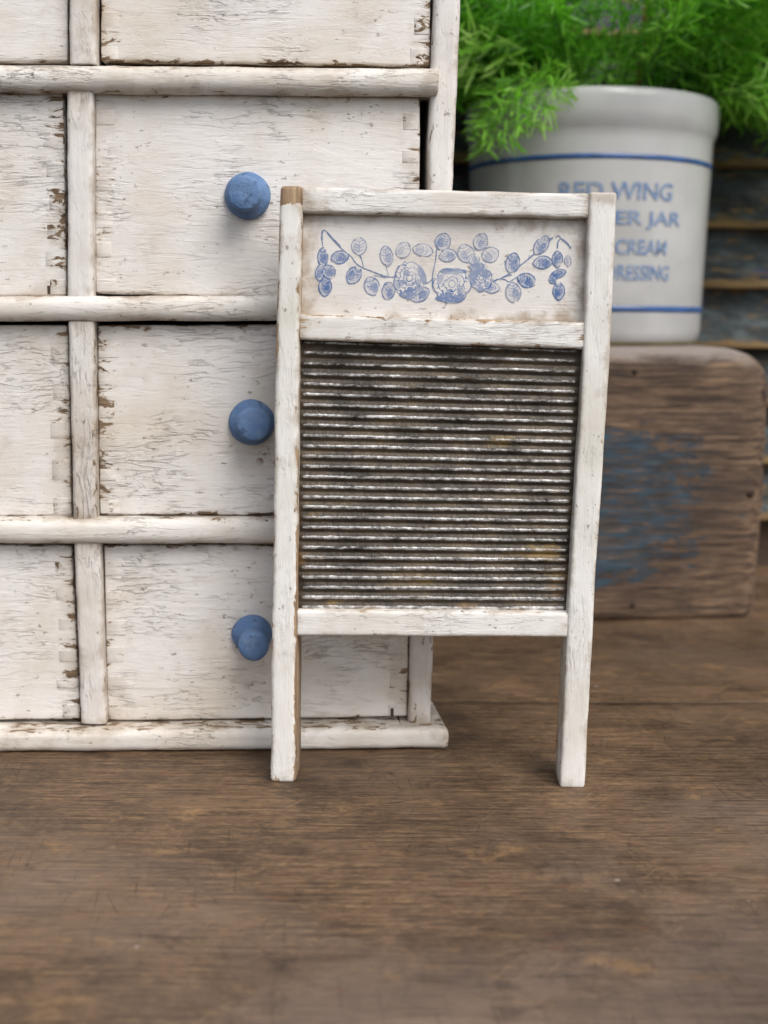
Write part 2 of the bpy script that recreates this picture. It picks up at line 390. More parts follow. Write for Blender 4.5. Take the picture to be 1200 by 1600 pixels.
def metal_mat():
    m = Mat('tarnished zinc'); P = m.obj()
    n1 = m.noise(m.map(P, (1, 2.0, 2.0)), 55, 6, 0.70, 0.5)
    n2 = m.noise(m.map(P, (1, 1.2, 1.8)), 380, 4, 0.68)
    uvm = m.sep(m.uv('m'))                                       # v = height on the ridge, 0 valley .. 1 crest
    crest = m.rng(uvm[1], 0.70, 1.0)
    worn = m.math('ADD', m.math('MULTIPLY', crest, 0.42), m.math('ADD', m.math('MULTIPLY', n1, 0.75), m.math('MULTIPLY', n2, 0.35)))
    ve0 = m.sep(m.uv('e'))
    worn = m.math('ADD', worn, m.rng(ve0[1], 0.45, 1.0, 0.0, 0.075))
    worn = m.math('SUBTRACT', worn, m.math('MULTIPLY', m.rng(ve0[1], 0.0, 0.40, 1.0, 0.0), m.math('MULTIPLY', m.noise(P, 30, 3), 0.22)))  # less bright metal towards the top, more towards the bottom
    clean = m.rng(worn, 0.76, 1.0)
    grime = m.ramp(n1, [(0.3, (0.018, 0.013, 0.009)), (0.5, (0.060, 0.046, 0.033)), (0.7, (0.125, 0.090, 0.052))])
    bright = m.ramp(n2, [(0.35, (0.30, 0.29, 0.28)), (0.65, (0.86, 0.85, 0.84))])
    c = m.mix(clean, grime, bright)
    ve = m.sep(m.uv('e'))
    rust = m.rng(m.math('ADD', m.noise(m.map(P, (0.8, 2.2, 2.2), (3, 2, 1)), 40, 5, 0.70), m.math('ADD', m.math('MULTIPLY', m.rng(ve[1], 0.55, 0.95), 0.09), m.math('MULTIPLY', ve[0], 0.02))), 0.60, 0.74, 0, 0.60)
    c = m.mix(rust, c, m.ramp(m.noise(P, 30, 2), [(0.40, (0.15, 0.060, 0.015)), (0.55, (0.30, 0.20, 0.05))]))
    m.set(Base_Color=c, Metallic=m.math('MULTIPLY', m.math('ADD', 0.25, m.math('MULTIPLY', clean, 0.75)), m.math('SUBTRACT', 1.0, m.math('MULTIPLY', rust, 0.7))),
          Roughness=m.rng(n2, 0.3, 0.7, 0.40, 0.60))
    tw = m.noise(m.map(P, (1, 1, 0.55), (0, 0, 0), (0, R(35), 0)), 560, 3, 0.6)
    m.set(Normal=m.bump(m.math('ADD', tw, m.math('MULTIPLY', n1, 1.2)), 0.0006, 0.6)); return m.m
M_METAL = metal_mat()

def print_mat():
    m = Mat('faded blue transfer print'); P = m.obj()
    ink0 = m.sep(m.uv('m'))[0]                                  # u = how much ink this stroke or wash carries
    n = m.noise(P, 620, 4, 0.7)
    fade = m.rng(m.noise(P, 130, 4, 0.65), 0.28, 0.52, 0.62, 1.0)
    ink = m.math('MULTIPLY', ink0, m.math('MULTIPLY', fade, m.rng(n, 0.30, 0.52, 0.60, 1.0)))
    base = m.mix(m.rng(m.noise(P, 60, 4), 0.4, 0.7), (0.75, 0.72, 0.69), (0.68, 0.64, 0.60))
    c = m.mix(ink, base, m.mix(n, (0.034, 0.095, 0.27), (0.075, 0.165, 0.38)))
    m.set(Base_Color=c, Roughness=0.6); return m.m
M_PRINT = print_mat()

def glaze_mat():
    m = Mat('glazed grey stoneware'); P = m.obj()
    c = m.mix(m.rng(m.noise(P, 25, 4), 0.35, 0.7), (0.495, 0.497, 0.498), (0.42, 0.421, 0.42))
    c = m.mix(m.rng(m.noise(P, 300, 3), 0.68, 0.75, 0, 0.4), c, (0.25, 0.20, 0.15))
    m.set(Base_Color=c, Roughness=0.12, Normal=m.bump(m.noise(P, 60, 3), 0.0006, 0.25)); return m.m
M_GLAZE = glaze_mat()
def simple(name, col, rough, col2=None, scale=80, metal=0.0):
    m = Mat(name); P = m.obj()
    c = m.mix(m.rng(m.noise(P, scale, 4), 0.35, 0.65), col, col2 or tuple(x * 0.7 for x in col))
    m.set(Base_Color=c, Roughness=rough, Metallic=metal, Normal=m.bump(m.noise(P, scale * 3, 3), 0.0005, 0.3)); return m.m
M_BAND = simple('blue glaze line', (0.050, 0.125, 0.33), 0.25)
M_INK = simple('blue stamped lettering', (0.13, 0.22, 0.42), 0.3, (0.27, 0.34, 0.46), 260)
M_FOOT = simple('unglazed stoneware foot', (0.20, 0.17, 0.09), 0.8)
M_SOIL = simple('potting soil', (0.02, 0.014, 0.01), 0.95, None, 300)
def leaf_mat():
    m = Mat('fern needles'); P = m.obj()
    oi = m.t.nodes.new('ShaderNodeObjectInfo')
    n = m.math('ADD', m.math('MULTIPLY', oi.outputs['Random'], 0.5), m.math('MULTIPLY', m.noise(P, 60, 3), 0.6))
    c = m.ramp(n, [(0.12, (0.045, 0.170, 0.016)), (0.42, (0.140, 0.420, 0.030)), (0.70, (0.300, 0.600, 0.075)), (0.95, (0.52, 0.66, 0.24))])
    m.set(Base_Color=c, Roughness=0.42)
    tr = m.t.nodes.new('ShaderNodeBsdfTranslucent'); m.put(m.mix(0.5, c, (0.24, 0.80, 0.02)), tr.inputs['Color'])
    ms = m.t.nodes.new('ShaderNodeMixShader'); ms.inputs[0].default_value = 0.42
    m.L(m.b.outputs[0], ms.inputs[1]); m.L(tr.outputs[0], ms.inputs[2]); m.L(ms.outputs[0], m.out.inputs['Surface'])
    return m.m
M_LEAF = leaf_mat()
M_STEM = simple('fern stem', (0.07, 0.17, 0.03), 0.6)
M_DRYSTEM = simple('dry brown stem', (0.28, 0.13, 0.05), 0.8)

# ================================================================== TABLE
table = empty('wooden_table', (0, 0.3, 0))
tag(table, 'worn dark brown wooden table of wide boards under everything', 'table', None, 'structure')
def table_plank(y0, y1, round_front, x0=-0.95, x1=0.95):
    nx, verts, faces = 90, [], []
    prof = []
    if round_front:
        rr = 0.016
        for k in range(9):
            a = R(90.0 * k / 8); prof.append((y0 + rr * (1 - math.sin(a)), -rr * (1 - math.cos(a))) if False else (y0 + rr * (1 - math.sin(a)), -rr + rr * math.cos(a)))
        prof = [(y0, -0.03)] + prof[::-1]
    else:
        prof = [(y0, -0.03), (y0, -0.0004), (y0 + 0.0004, 0)]
    ys0 = prof[-1][0]
    for k in range(1, 40): prof.append((ys0 + (y1 - 0.0004 - ys0) * k / 39, 0.0))
    prof += [(y1, -0.0004), (y1, -0.03)]
    for i in range(nx + 1):
        x = x0 + (x1 - x0) * i / nx
        for y, z in prof:
            p = Vector((x, y, z))
            z2 = z
            if z > -0.02: z2 += (noise.noise(Vector((x * 7, y * 25, 3))) - 0.35) * 0.0006 * (0.0 if z < -0.002 else 1)
            verts.append(Vector((x, y + (noise.noise(Vector((x * 5, y, 9))) * 0.001 if z < 0 else 0), min(z2, 0.0) if True else z2)))
    M = len(prof)
    for i in range(nx):
        for j in range(M - 1): faces.append((i * M + j, (i + 1) * M + j, (i + 1) * M + j + 1, i * M + j + 1))
        faces.append((i * M + M - 1, (i + 1) * M + M - 1, (i + 1) * M, i * M))
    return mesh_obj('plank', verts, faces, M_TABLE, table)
yfront = ground(300, 1650).y
yseam1 = ground(800, 1095).y
yseam2 = ground(1190, 906).y
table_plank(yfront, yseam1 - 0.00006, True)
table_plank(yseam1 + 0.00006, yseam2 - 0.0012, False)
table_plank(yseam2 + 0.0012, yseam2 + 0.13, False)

# ================================================================== CABINET
cb = upright(ground(0, 1178), ground(700, 1172), 0.022 * S)
cab_base = cb.pt(0, 0, 0)
cabinet = empty('drawer_cabinet', cb.O)
tag(cabinet, 'chippy white painted wooden cabinet of small drawers with blue knobs', 'cabinet')
OD, OR_, OP = 0.0, 0.0165 * S, 0.007 * S      # drawer fronts, rails, posts
DEPTH = 0.36 * S
def wear(o, v): o['wear'] = float(v); return o
# rails (horizontal half-round mouldings)
def rail(xl, xr, ytl, ybl, ytr, ybr, nm='rail', **k):
    q = quad_px(cb, [(xl, ybl), (xl, ytl), (xr, ybr), (xr, ytr)], OR_ * 0.6)
    return bar(nm, M_RAIL, cabinet, cb, q, OR_, -0.02 * S, rad=0.0044, half=0.0040, ns=90, kc=6, kf=4, end=0.0010, wob=0.00030, freq=70, **k)
wear(rail(-470, 685, 97, 138, 107, 149), 0.5)
wear(rail(-470, 668, 465, 504, 460, 500), 0.5)
wear(rail(-470, 655, 810, 850, 809, 849), 0.6)
wear(rail(-470, 700, -262, -222, -252, -212), 0.4)
# dividers per row
def divider(x0l, x0r, x1l, x1r, y0, y1):
    q = quad_px(cb, [(x0l, y0), (x0r, y0), (x1l, y1), (x1r, y1)], OP * 1.4)
    return bar('divider', M_POST, cabinet, cb, q, OP * 1.5, -0.02 * S, rad=0.0019, half=0.0017, ns=60, kc=4, kf=5, end=0.0004, wob=0.00026, freq=90)
for a in ((105, 150, 108, 150, -225, 100), (104, 144.5, 105, 146, 138, 466), (106, 147, 114, 152, 502, 812), (115, 156, 126, 166, 848, 1131)):
    wear(divider(*a), random.uniform(0.1, 0.6))
# corner posts = front edges of the side panels
q = quad_px(cb, [(677.5, -10), (720.5, -10), (637, 1132), (673, 1132)], OP)
ql = quad_px(cb, [(687, -255), (731, -255), (637, 1132.5), (673, 1132.5)], OP)
wear(bar('side_panel', M_POST, cabinet, cb, ql, OP, -DEPTH, rad=0.0022, ns=80, kc=3, kf=6, end=0.0008, wob=0.0004, freq=60), 0.35)
ql = quad_px(cb, [(-520, -255), (-476, -255), (-470, 1132.5), (-430, 1132.5)], OP)
wear(bar('side_panel', M_POST, cabinet, cb, ql, OP, -DEPTH, rad=0.0022, ns=80, kc=3, kf=6, end=0.0008, wob=0.0004, freq=60), 0.35)
# base board with rounded nose
u0_, _ = cb.uw(-530, 1175, 0.022 * S); u1_, _ = cb.uw(701.5, 1172, 0.022 * S)
HB = 0.0205 * S
def base_shear(p, o):
    dep = 0.022 * S - o
    u = (p - cb.O).dot(cb.U)
    if u > u1_ - 0.02: p = p - cb.U * (dep * 0.10 + min(dep, 0.004) * 0.15)
    return p
wear(bar('base_board', M_RAIL, cabinet, cb, [(u0_, 0.0), (u0_, HB), (u1_, 0.0), (u1_, HB)], 0.022 * S, -DEPTH, rad=0.0032, ns=90, kc=6, kf=3, end=0.0016, wob=0.0005, freq=60, shear=base_shear, zmin=0.0), 0.75)
# carcass: back, shelves, middle partition, top
def inner(nm, u0, u1, w0, w1, o0, o1, mat=M_INSIDE):
    v = [cb.pt(u, o, w) for w in (w0, w1) for o in (o0, o1) for u in (u0, u1)]
    f = [(0, 1, 3, 2), (4, 6, 7, 5), (0, 4, 5, 1), (2, 3, 7, 6), (0, 2, 6, 4), (1, 5, 7, 3)]
    o = mesh_obj(nm, v, f, mat, cabinet, False)
    bm = bmesh.new(); bm.from_mesh(o.data); bmesh.ops.recalc_face_normals(bm, faces=bm.faces); bm.to_mesh(o.data); bm.free(); return o
uL, _ = cb.uw(-440, 500); uR, _ = cb.uw(668, 500); uM, _ = cb.uw(125, 500)
_, wT = cb.uw(400, -240); 
inner('back_panel', uL - 0.003, uR + 0.003, HB + 0.0006, wT - 0.001, -DEPTH + 0.002, -DEPTH + 0.008)
for y in (122, 483, 830):
    _, w = cb.uw(400, y); inner('shelf', uL, uR - 0.012, w - 0.003, w + 0.003, -0.021 * S, -DEPTH + 0.0085)
inner('partition', uM - 0.003, uM + 0.003, HB + 0.001, wT - 0.001, -0.0212 * S, -DEPTH + 0.009)
inner('top_board', uL - 0.012, uR + 0.03, wT + 0.006, wT + 0.014, 0.015 * S, -DEPTH - 0.002, M_RAIL)

KNOB_PROF = [(0.0, 0.0), (.0192, 0.0), (.0201, .0025), (.0196, .0060), (.0172, .0092), (.0128, .0130), (.0112, .0170), (.0112, .0200), (.0130, .0232),
             (.0138, .0262), (.0147, .0300), (.0148, .0350), (.0144, .0378), (.0134, .0396), (.0118, .0404), (.0060, .0408), (0.0005, .0409)]
def knob(drawer, px, py, k=1.0, tilt=(0, 0), kh=1.0):
    u, w = cb.uw(px, py, 0.002 * S)
    ax = (cb.N + cb.U * tilt[0] + cb.W * tilt[1]).normalized()
    return lathe('knob', M_KNOB, drawer, cb.pt(u, -0.0003, w), ax, [(max(r, 1e-5) * S * k, h * S * kh) for r, h in KNOB_PROF], 56, 0.00022)
def fingers(drawer, xt, xb, yt, yb, side, n, phase, wfin=31):
    """end grain of the drawer side showing in the front as box joint fingers"""
    n2 = n * 2
    for i in range(n2):
        if i % 2 != phase: continue
        t0, t1 = i / n2, (i + 1) / n2
        j0, j1 = random.uniform(-0.014, 0.014), random.uniform(-0.014, 0.014)
        ya, yb_ = yt + (yb - yt) * (t0 + j0) + 1, yt + (yb - yt) * (t1 + j1) - 1
        if i == 0: ya = yt + 3
        if i == n2 - 1: yb_ = yb - 3
        xe0, xe1 = xt + (xb - xt) * t0, xt + (xb - xt) * t1
        ww = wfin + random.uniform(-7, 3)
        if side < 0: quad = [(xe0 + 1.0, ya), (xe0 + ww, ya), (xe1 + 1.0, yb_), (xe1 + ww, yb_)]
        else: quad = [(xe0 - ww, ya), (xe0 - 1.0, ya), (xe1 - ww, yb_), (xe1 - 1.0, yb_)]
        pr = random.choice((0.00006, 0.00010, 0.00016, 0.00024))
        q = quad_px(cb, quad, OD)
        f = bar('finger', M_DRAWER, drawer, cb, q, OD + pr, OD - 0.004, rad=0.0003, ns=3, kc=1, kf=2, end=0.00025, wob=0.00012, freq=200)
        wear(f, random.choice((-0.5, -0.3, 0.0, 0.2, 0.35)) + drawer['wear'] * 0.45)
def drawer(tl, tr, bl, br, wr, fl=None, fr=None, rad=0.0011):
    q = quad_px(cb, [tl, bl, tr, br], OD)
    q = [q[1], q[0], q[3], q[2]]
    d = bar('drawer', M_DRAWER, cabinet, cb, q, OD, -0.019 * S, rad=rad, ns=46, kc=3, kf=26, end=0.0009, wob=0.00022, freq=45)
    wear(d, wr + 0.08)
    if fl is not None: fingers(d, tl[0], bl[0], tl[1], bl[1], -1, fl, 1)
    if fr is not None: fingers(d, tr[0], br[0], tr[1], br[1], 1, fr, 1)
    return d
# right column
d = drawer((158, -215), (673, -205), (158, 96), (672, 104), 0.9, 6, 6); knob(d, 388, -150)
d = drawer((149, 143), (656, 152), (149.5, 459), (655, 468), 0.35, 6, 6); knob(d, 387, 306, 0.97, (-0.02, -0.02), 0.8)
d = drawer((152, 508), (648, 506), (156, 805), (645, 806), 1.0, 6, 6); knob(d, 393, 660, 1.0, (0.13, 0.03), 0.78)
d = drawer((162, 852), (641, 851), (169, 1127), (636, 1120), 0.55, 6, 6); knob(d, 393, 990, 0.90, (0.12, -0.06), 0.98)
# left column
d = drawer((-420, -215), (104, -215), (-420, 98), (106, 97), 0.1, None, None); knob(d, -160, -150)
d = drawer((-424, 142), (98.5, 143), (-424, 462), (104, 463), 0.6, None, 7); knob(d, -160, 306)
d = drawer((-424, 508), (105.5, 508), (-420, 806), (112, 807), 0.4, None, 5); knob(d, -160, 659)
d = drawer((-420, 851), (111, 852), (-415, 1126), (125, 1125), 0.7, None, 6); knob(d, -155, 989)

def peg(nm, px, py, r, off, mat, hgt):
    u, w = cb.uw(px, py, off)
    o = lathe(nm, mat, cabinet, cb.pt(u, off - 0.001, w), cb.N, [(1e-5, 0), (r, 0), (r, 0.001 + hgt * 0.6), (r * 0.85, 0.001 + hgt), (r * 0.2, 0.001 + hgt * 0.9), (1e-5, 0.001 + hgt * 0.85)], 24, 0.00015)
    return o
peg('nail_hole', 406, 721, 6.5 / F * S, OD, simple('rusty filled hole', (0.30, 0.20, 0.13), 0.7, (0.60, 0.54, 0.48), 420), 0.0001)
def notch_shade(px, py, w_, h_):
    u0, w0 = cb.uw(px - w_ / 2, py + h_ / 2); u1, w1 = cb.uw(px + w_ / 2, py - h_ / 2)
    inner('notch_shade', u0, u1, w0, w1, -0.003, 0.00022)  # dark block put in for the shade inside an open gap
notch_shade(612.5, 1113, 5, 13); notch_shade(77, 453, 5, 13)

# ================================================================== WASHBOARD
wb = upright(ground(443, 1222), ground(895, 1231), 0.0, R(2.6))
board = empty('washboard', wb.O)
tag(board, 'small old white washboard with ridged metal and blue flower print leaning on the drawers', 'washboard')
TB = -0.036 * S
def stile(rows, **k):
    # rows: (y, xl, xr) down the photograph
    import bisect
    y0, y1 = rows[0][0], rows[-1][0]
    def x(y, c):
        for a, b in zip(rows, rows[1:]):
            if a[0] <= y <= b[0]:
                t = (y - a[0]) / (b[0] - a[0]); return a[c] + (b[c] - a[c]) * t
        return rows[-1][c]
    q = quad_px(wb, [(rows[0][1], y0), (rows[0][2], y0), (rows[-1][1], y1), (rows[-1][2], y1)], 0)
    A, B, C, D = [Vector(v) for v in q]
    def shear(p, o):
        # bow: move towards the traced centreline
        u = (p - wb.O).dot(wb.U); w = (p - wb.O).dot(wb.W)
        t = (A.y - w) / (A.y - C.y); t = min(max(t, 0), 1)
        y = y0 + (y1 - y0) * t
        base_c = ((A.lerp(C, t)) + (B.lerp(D, t))) / 2
        tc = wb.uw((x(y, 1) + x(y, 2)) / 2, y, 0)[0]
        return p + wb.U * (tc - base_c.x)
    return bar('stile', M_BOARD_V, board, wb, q, 0, TB, shear=shear, zmin=0.0, **k)
o = stile([(290, 437.5, 473.5), (540, 428, 469), (900, 423.5, 465.5), (1223, 422, 462.5)], rad=0.0016, ns=90, kc=3, kf=6, end=0.0013, wob=0.00030, freq=70); wear(o, 0.6); o['startchip'] = 1.0; o['sidechip'] = 0.55
tag(o, 'stile with a bare wood patch at its top')
o = stile([(300, 921, 964.5), (560, 912, 952), (900, 888, 932), (1231, 874.5, 914)], rad=0.0012, ns=90, kc=3, kf=6, end=0.0009, wob=0.00022, freq=70); wear(o, 0.0)
def cross(tl, tr, bl, br, off, back, wr, rad=0.0012):
    q = quad_px(wb, [bl, tl, br, tr], off)
    o = bar('crosspiece', M_BOARD_H, board, wb, q, off, back, rad=rad, ns=50, kc=3, kf=6, end=0.0004, wob=0.00025, freq=80)
    return wear(o, wr)
cross((472, 292), (922, 302), (472, 332), (922, 341), -0.0009, TB * 0.8, 0.2)
cross((468, 491), (914, 503), (468, 531), (914, 546), -0.0008, TB * 0.8, 0.6)
cross((464, 954), (889, 957), (464, 994), (889, 996.5), -0.0007, TB * 0.8, 0.3)
PO = -0.011 * S
# print panel
q = quad_px(wb, [(466, 507), (466, 325), (920, 510), (922, 332)], PO)
panel = bar('print_panel', M_PANEL, board, wb, q, PO, PO - 0.004, rad=0.0003, ns=30, kc=1, kf=14, end=0.0002, wob=0.00010, freq=60); wear(panel, -1.5)
# ridged metal sheet
def ridged():
    tl, tr, bl, br = [Vector(wb.uw(*p, PO)) for p in ((464, 526), (912, 541), (462, 956), (890, 958))]
    nr, k, nx = 27, 10, 150
    verts, faces, uvm, uve = [], [], [], []
    rows = nr * k
    for j in range(rows + 1):
        t = j / rows; ph = (j % k) / k
        rid = j // k
        for i in range(nx + 1):
            s = i / nx
            c = tl.lerp(tr, s).lerp(bl.lerp(br, s), t)
            jit = noise.noise(Vector((s * 5, rid * 3.1, 0))) * 0.05 + noise.noise(Vector((s * 40, rid * 7.7, 2))) * 0.03
            p = (ph + jit)
            hgt = abs(math.sin(math.pi * p)) ** 1.15
            amp = 0.00085 * (1 + 0.15 * noise.noise(Vector((s * 9, rid * 1.7, 5)))) * min(1, s * 26 + 0.12, (1 - s) * 26 + 0.12)
            bow = noise.noise(Vector((s * 2.5, t * 3, 7))) * 0.0004
            c2 = c + Vector((0, 0))
            verts.append(wb.pt(c2.x, PO - 0.0006 + hgt * amp + bow, c2.y)); uvm.append((s, hgt * min(1, s * 40, (1 - s) * 40))); uve.append((s, t))
    for j in range(rows):
        for i in range(nx):
            a = j * (nx + 1) + i; faces.append((a, a + nx + 1, a + nx + 2, a + 1))
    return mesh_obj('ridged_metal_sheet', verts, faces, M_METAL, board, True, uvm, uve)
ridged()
q = quad_px(wb, [(466, 958), (466, 520), (890, 958), (910, 535)], PO - 0.003)
bar('backing_board', M_INSIDE, board, wb, q, PO - 0.0025, PO - 0.005, rad=0.0003, ns=4, kc=1, kf=4, end=0.0002, wob=0)

# flower print on the panel (flat transfer, traced as motifs of its own ink)
def flower_print():
    verts, faces, uvm, uve = [], [], [], []
    z = [PO + 0.00013]
    def P(px, py):
        u, w = wb.uw(px, py, PO); return wb.pt(u, z[0], w)
    rp = random.Random(5)
    def wash(cx, cy, rx, ry, ang, ink, n=18, tip=False):
        z[0] += 0.0000003
        a0 = R(ang); base = len(verts); ph = rp.uniform(0, 6)
        verts.append(P(cx, cy)); uvm.append((ink, 0)); uve.append((0, 0))
        for k in range(n):
            t = 2 * math.pi * k / n; q = 1 + 0.07 * math.sin(3 * t + ph)
            x = rx * q * math.cos(t); y = ry * q * math.sin(t)
            if tip and ry >= rx: x *= abs(math.cos(t)) ** 0.35; y *= 1.08
            elif tip: y *= abs(math.sin(t)) ** 0.35; x *= 1.08
            verts.append(P(cx + x * math.cos(a0) - y * math.sin(a0), cy + x * math.sin(a0) + y * math.cos(a0))); uvm.append((ink, 0)); uve.append((0, 0))
        for k in range(n): faces.append((base, base + 1 + k, base + 1 + (k + 1) % n))
    def stem(pts, w=1.0, ink=0.95, sub=5, taper=False):
        z[0] += 0.00000030 if not taper else 0.00000006
        Q = []
        for i in range(len(pts) - 1):
            p0 = Vector(pts[max(i - 1, 0)]); p1 = Vector(pts[i]); p2 = Vector(pts[i + 1]); p3 = Vector(pts[min(i + 2, len(pts) - 1)])
            for k in range(sub):
                t = k / sub
                Q.append(0.5 * ((2 * p1) + (p2 - p0) * t + (2 * p0 - 5 * p1 + 4 * p2 - p3) * t * t + (3 * p1 - p0 - 3 * p2 + p3) * t ** 3))
        Q.append(Vector(pts[-1])); base = len(verts)
        for i, p in enumerate(Q):
            d = (Q[min(i + 1, len(Q) - 1)] - Q[max(i - 1, 0)])
            d = d.normalized() if d.length > 0 else Vector((1, 0)); nrm = Vector((-d.y, d.x))
            ww = w * (0.75 + 0.6 * noise.noise(Vector((p.x * 0.2, p.y * 0.2, 1))))
            if taper: ww *= math.sin(math.pi * (0.12 + 0.80 * i / (len(Q) - 1)))
            for sgn in (-1, 1):
                v = p + nrm * ww * sgn; verts.append(P(v.x, v.y)); uvm.append((ink, 0)); uve.append((0, 0))
        for i in range(len(Q) - 1): faces.append((base + 2 * i, base + 2 * i + 1, base + 2 * i + 3, base + 2 * i + 2))
    def leaf(cx, cy, rx, ry, ang, tone=0.0):
        """an engraved leaf: pale wash, dark side, outline, midrib and hatching"""
        a0 = R(ang); major_y = ry >= rx
        def T(x, y): return (cx + x * math.cos(a0) - y * math.sin(a0), cy + x * math.sin(a0) + y * math.cos(a0))
        k = min(1.0, max(0.0, (tone + 0.2) / 0.45))                # 0 pale .. 1 dark
        wash(cx, cy, rx * 0.92, ry * 0.92, ang, 0.07 + 0.36 * k, 18, True)
        sd = rp.choice((-1, 1)); dx, dy = T(sd * rx * 0.30, ry * 0.22)
        wash(dx, dy, rx * 0.50, ry * 0.58, ang, 0.30 + 0.66 * k)
        ph = rp.uniform(0, 6.28); n = 14; gap = rp.choice((0, 1, 2))
        ring = []
        for i in range(n + 1 - gap):
            t = ph + 2 * math.pi * i / n; ct, st = math.cos(t), math.sin(t)
            ring.append(T(rx * ct * abs(ct) ** 0.35, ry * st * 1.08) if major_y else T(rx * ct * 1.08, ry * st * abs(st) ** 0.35))
        stem(ring, 0.75 + 0.45 * k, 0.70 + 0.30 * k, 3)
        m0, m1 = ((0, -ry * 0.9), (0, ry * 0.9)) if major_y else ((-rx * 0.9, 0), (rx * 0.9, 0))
        bend = rp.uniform(-0.15, 0.15) * min(rx, ry)
        mid = (bend, 0) if major_y else (0, bend)
        stem([T(*m0), T(*mid), T(*m1)], 0.55, 0.75 + 0.2 * k, 4, True)
        nh = int(4 + 4 * k)
        for i in range(nh):
            f = -0.7 + 1.4 * (i + rp.uniform(0.2, 0.8)) / nh
            for sgn in (-1, 1):
                wdt = math.sqrt(max(0.05, 1 - f * f)) * rp.uniform(0.55, 0.9)
                if major_y: pts = [(0, ry * f), (sgn * rx * wdt * 0.55, ry * (f - 0.12)), (sgn * rx * wdt, ry * (f - 0.30))]
                else: pts = [(rx * f, 0), (rx * (f - 0.12), sgn * ry * wdt * 0.55), (rx * (f - 0.30), sgn * ry * wdt)]
                stem([T(*p) for p in pts], 0.60 + 0.50 * k, 0.70 + 0.30 * k, 3, True)
    def rose(cx, cy, rx, ry, dark=(0.15, 0.5)):
        """nested scalloped petals, each with an outline and hatching from its base"""
        wash(cx, cy, rx * 0.96, ry * 0.96, 0, 0.05)
        for ring, (k, npet, w_) in enumerate(((1.0, 6, 0.9), (0.70, 5, 0.85), (0.42, 4, 0.8), (0.2, 2, 0.7))):
            off = rp.uniform(0, 6.28)
            for i in range(npet):
                a0, a1 = off + 2 * math.pi * i / npet, off + 2 * math.pi * (i + 1.12) / npet
                pts = []
                for q in range(7):
                    t = q / 6; a = a0 + (a1 - a0) * t
                    rr = k * (0.80 + 0.20 * math.sin(math.pi * t) ** 0.7)
                    pts.append((cx + rx * rr * math.cos(a), cy + ry * rr * math.sin(a) - ry * 0.10 * (1 - k)))
                low = math.sin((a0 + a1) / 2)                     # shaded towards the lower side of each petal row
                if low > 0.1 and ring < 3:
                    mx, my = pts[3]; wash(mx * 0.75 + cx * 0.25, my * 0.78 + cy * 0.22, rx * k * 0.30, ry * k * 0.18, math.degrees((a0 + a1) / 2) + 90, 0.45 + 0.4 * low)
                stem(pts, w_ * rp.uniform(0.8, 1.5), 0.95, 3)
                for h_ in range(5):
                    t = rp.uniform(0.1, 0.9); a = a0 + (a1 - a0) * t; i0 = k * 0.62; i1 = k * rp.uniform(0.76, 0.92)
                    stem([(cx + rx * i0 * math.cos(a), cy + ry * i0 * math.sin(a) - ry * 0.10 * (1 - k)), (cx + rx * (i0 + i1) / 2 * math.cos(a + 0.05), cy + ry * (i0 + i1) / 2 * math.sin(a + 0.05) - ry * 0.1 * (1 - k)), (cx + rx * i1 * math.cos(a), cy + ry * i1 * math.sin(a) - ry * 0.10 * (1 - k))], 0.6, 0.8, 2, True)
    # ---- stems
    stem([(504.5, 385), (503, 372), (504, 362), (508, 360), (516, 370), (526, 381), (540, 394), (549, 401), (556, 411), (566, 418), (582, 424), (600, 431), (616, 433)], 1.10)
    stem([(511, 362), (522, 374), (532, 384)], 0.85, 0.85)
    stem([(568, 418), (566, 408), (562, 398)], 0.77); stem([(607, 430), (604, 418), (602, 408)], 0.68)
    stem([(584, 430), (594, 432), (604, 434)], 0.68, 0.85); stem([(612, 441), (602, 442), (598, 450)], 0.68, 0.85)
    stem([(616, 433), (624, 418), (634, 408)], 1.36); stem([(676, 448), (676, 430), (681, 405), (682, 390)], 0.94)
    stem([(654, 446), (668, 442), (678, 434)], 0.94)
    stem([(780, 436), (792, 430), (806, 420), (824, 406), (842, 390), (856, 376), (864, 371)], 1.27)
    stem([(840, 394), (852, 382), (864, 371)], 1.87, 0.85)
    stem([(770, 440), (780, 436), (790, 437)], 0.94); stem([(790, 437), (796, 440), (808, 433), (814, 434)], 0.85)
    stem([(786, 433), (800, 429)], 1.02); stem([(826, 406), (827, 398)], 0.77, 0.85)
    stem([(868, 372), (872, 368), (876, 372), (872, 378), (871, 388)], 0.94); stem([(877, 373), (886, 380), (892, 388)], 1.70, 0.85)
    # ---- left leaves
    for a in ((504.5, 402, 8, 14, 0, 0.16), (500, 426, 7, 12, 8, 0.08), (514, 425, 10, 11, -30, 0.22), (508, 448, 10, 14, 4, 0.26),
              (531, 402, 13, 10, -12, 0.14), (553, 430, 11, 14, 32, 0.20), (561, 385, 12, 13, 0, -0.10), (604, 400, 10, 15, -10, 0.0),
              (581, 447, 12, 14, -15, 0.02), (607, 455, 10, 13, 12, 0.04), (630, 391, 11, 13, 30, -0.14), (661, 391, 15, 10, 10, -0.12),
              (656, 460, 15, 11, -28, 0.05), (692, 378, 12, 13, 20, 0.03), (700, 399, 13, 10, -10, -0.02)): leaf(*a)
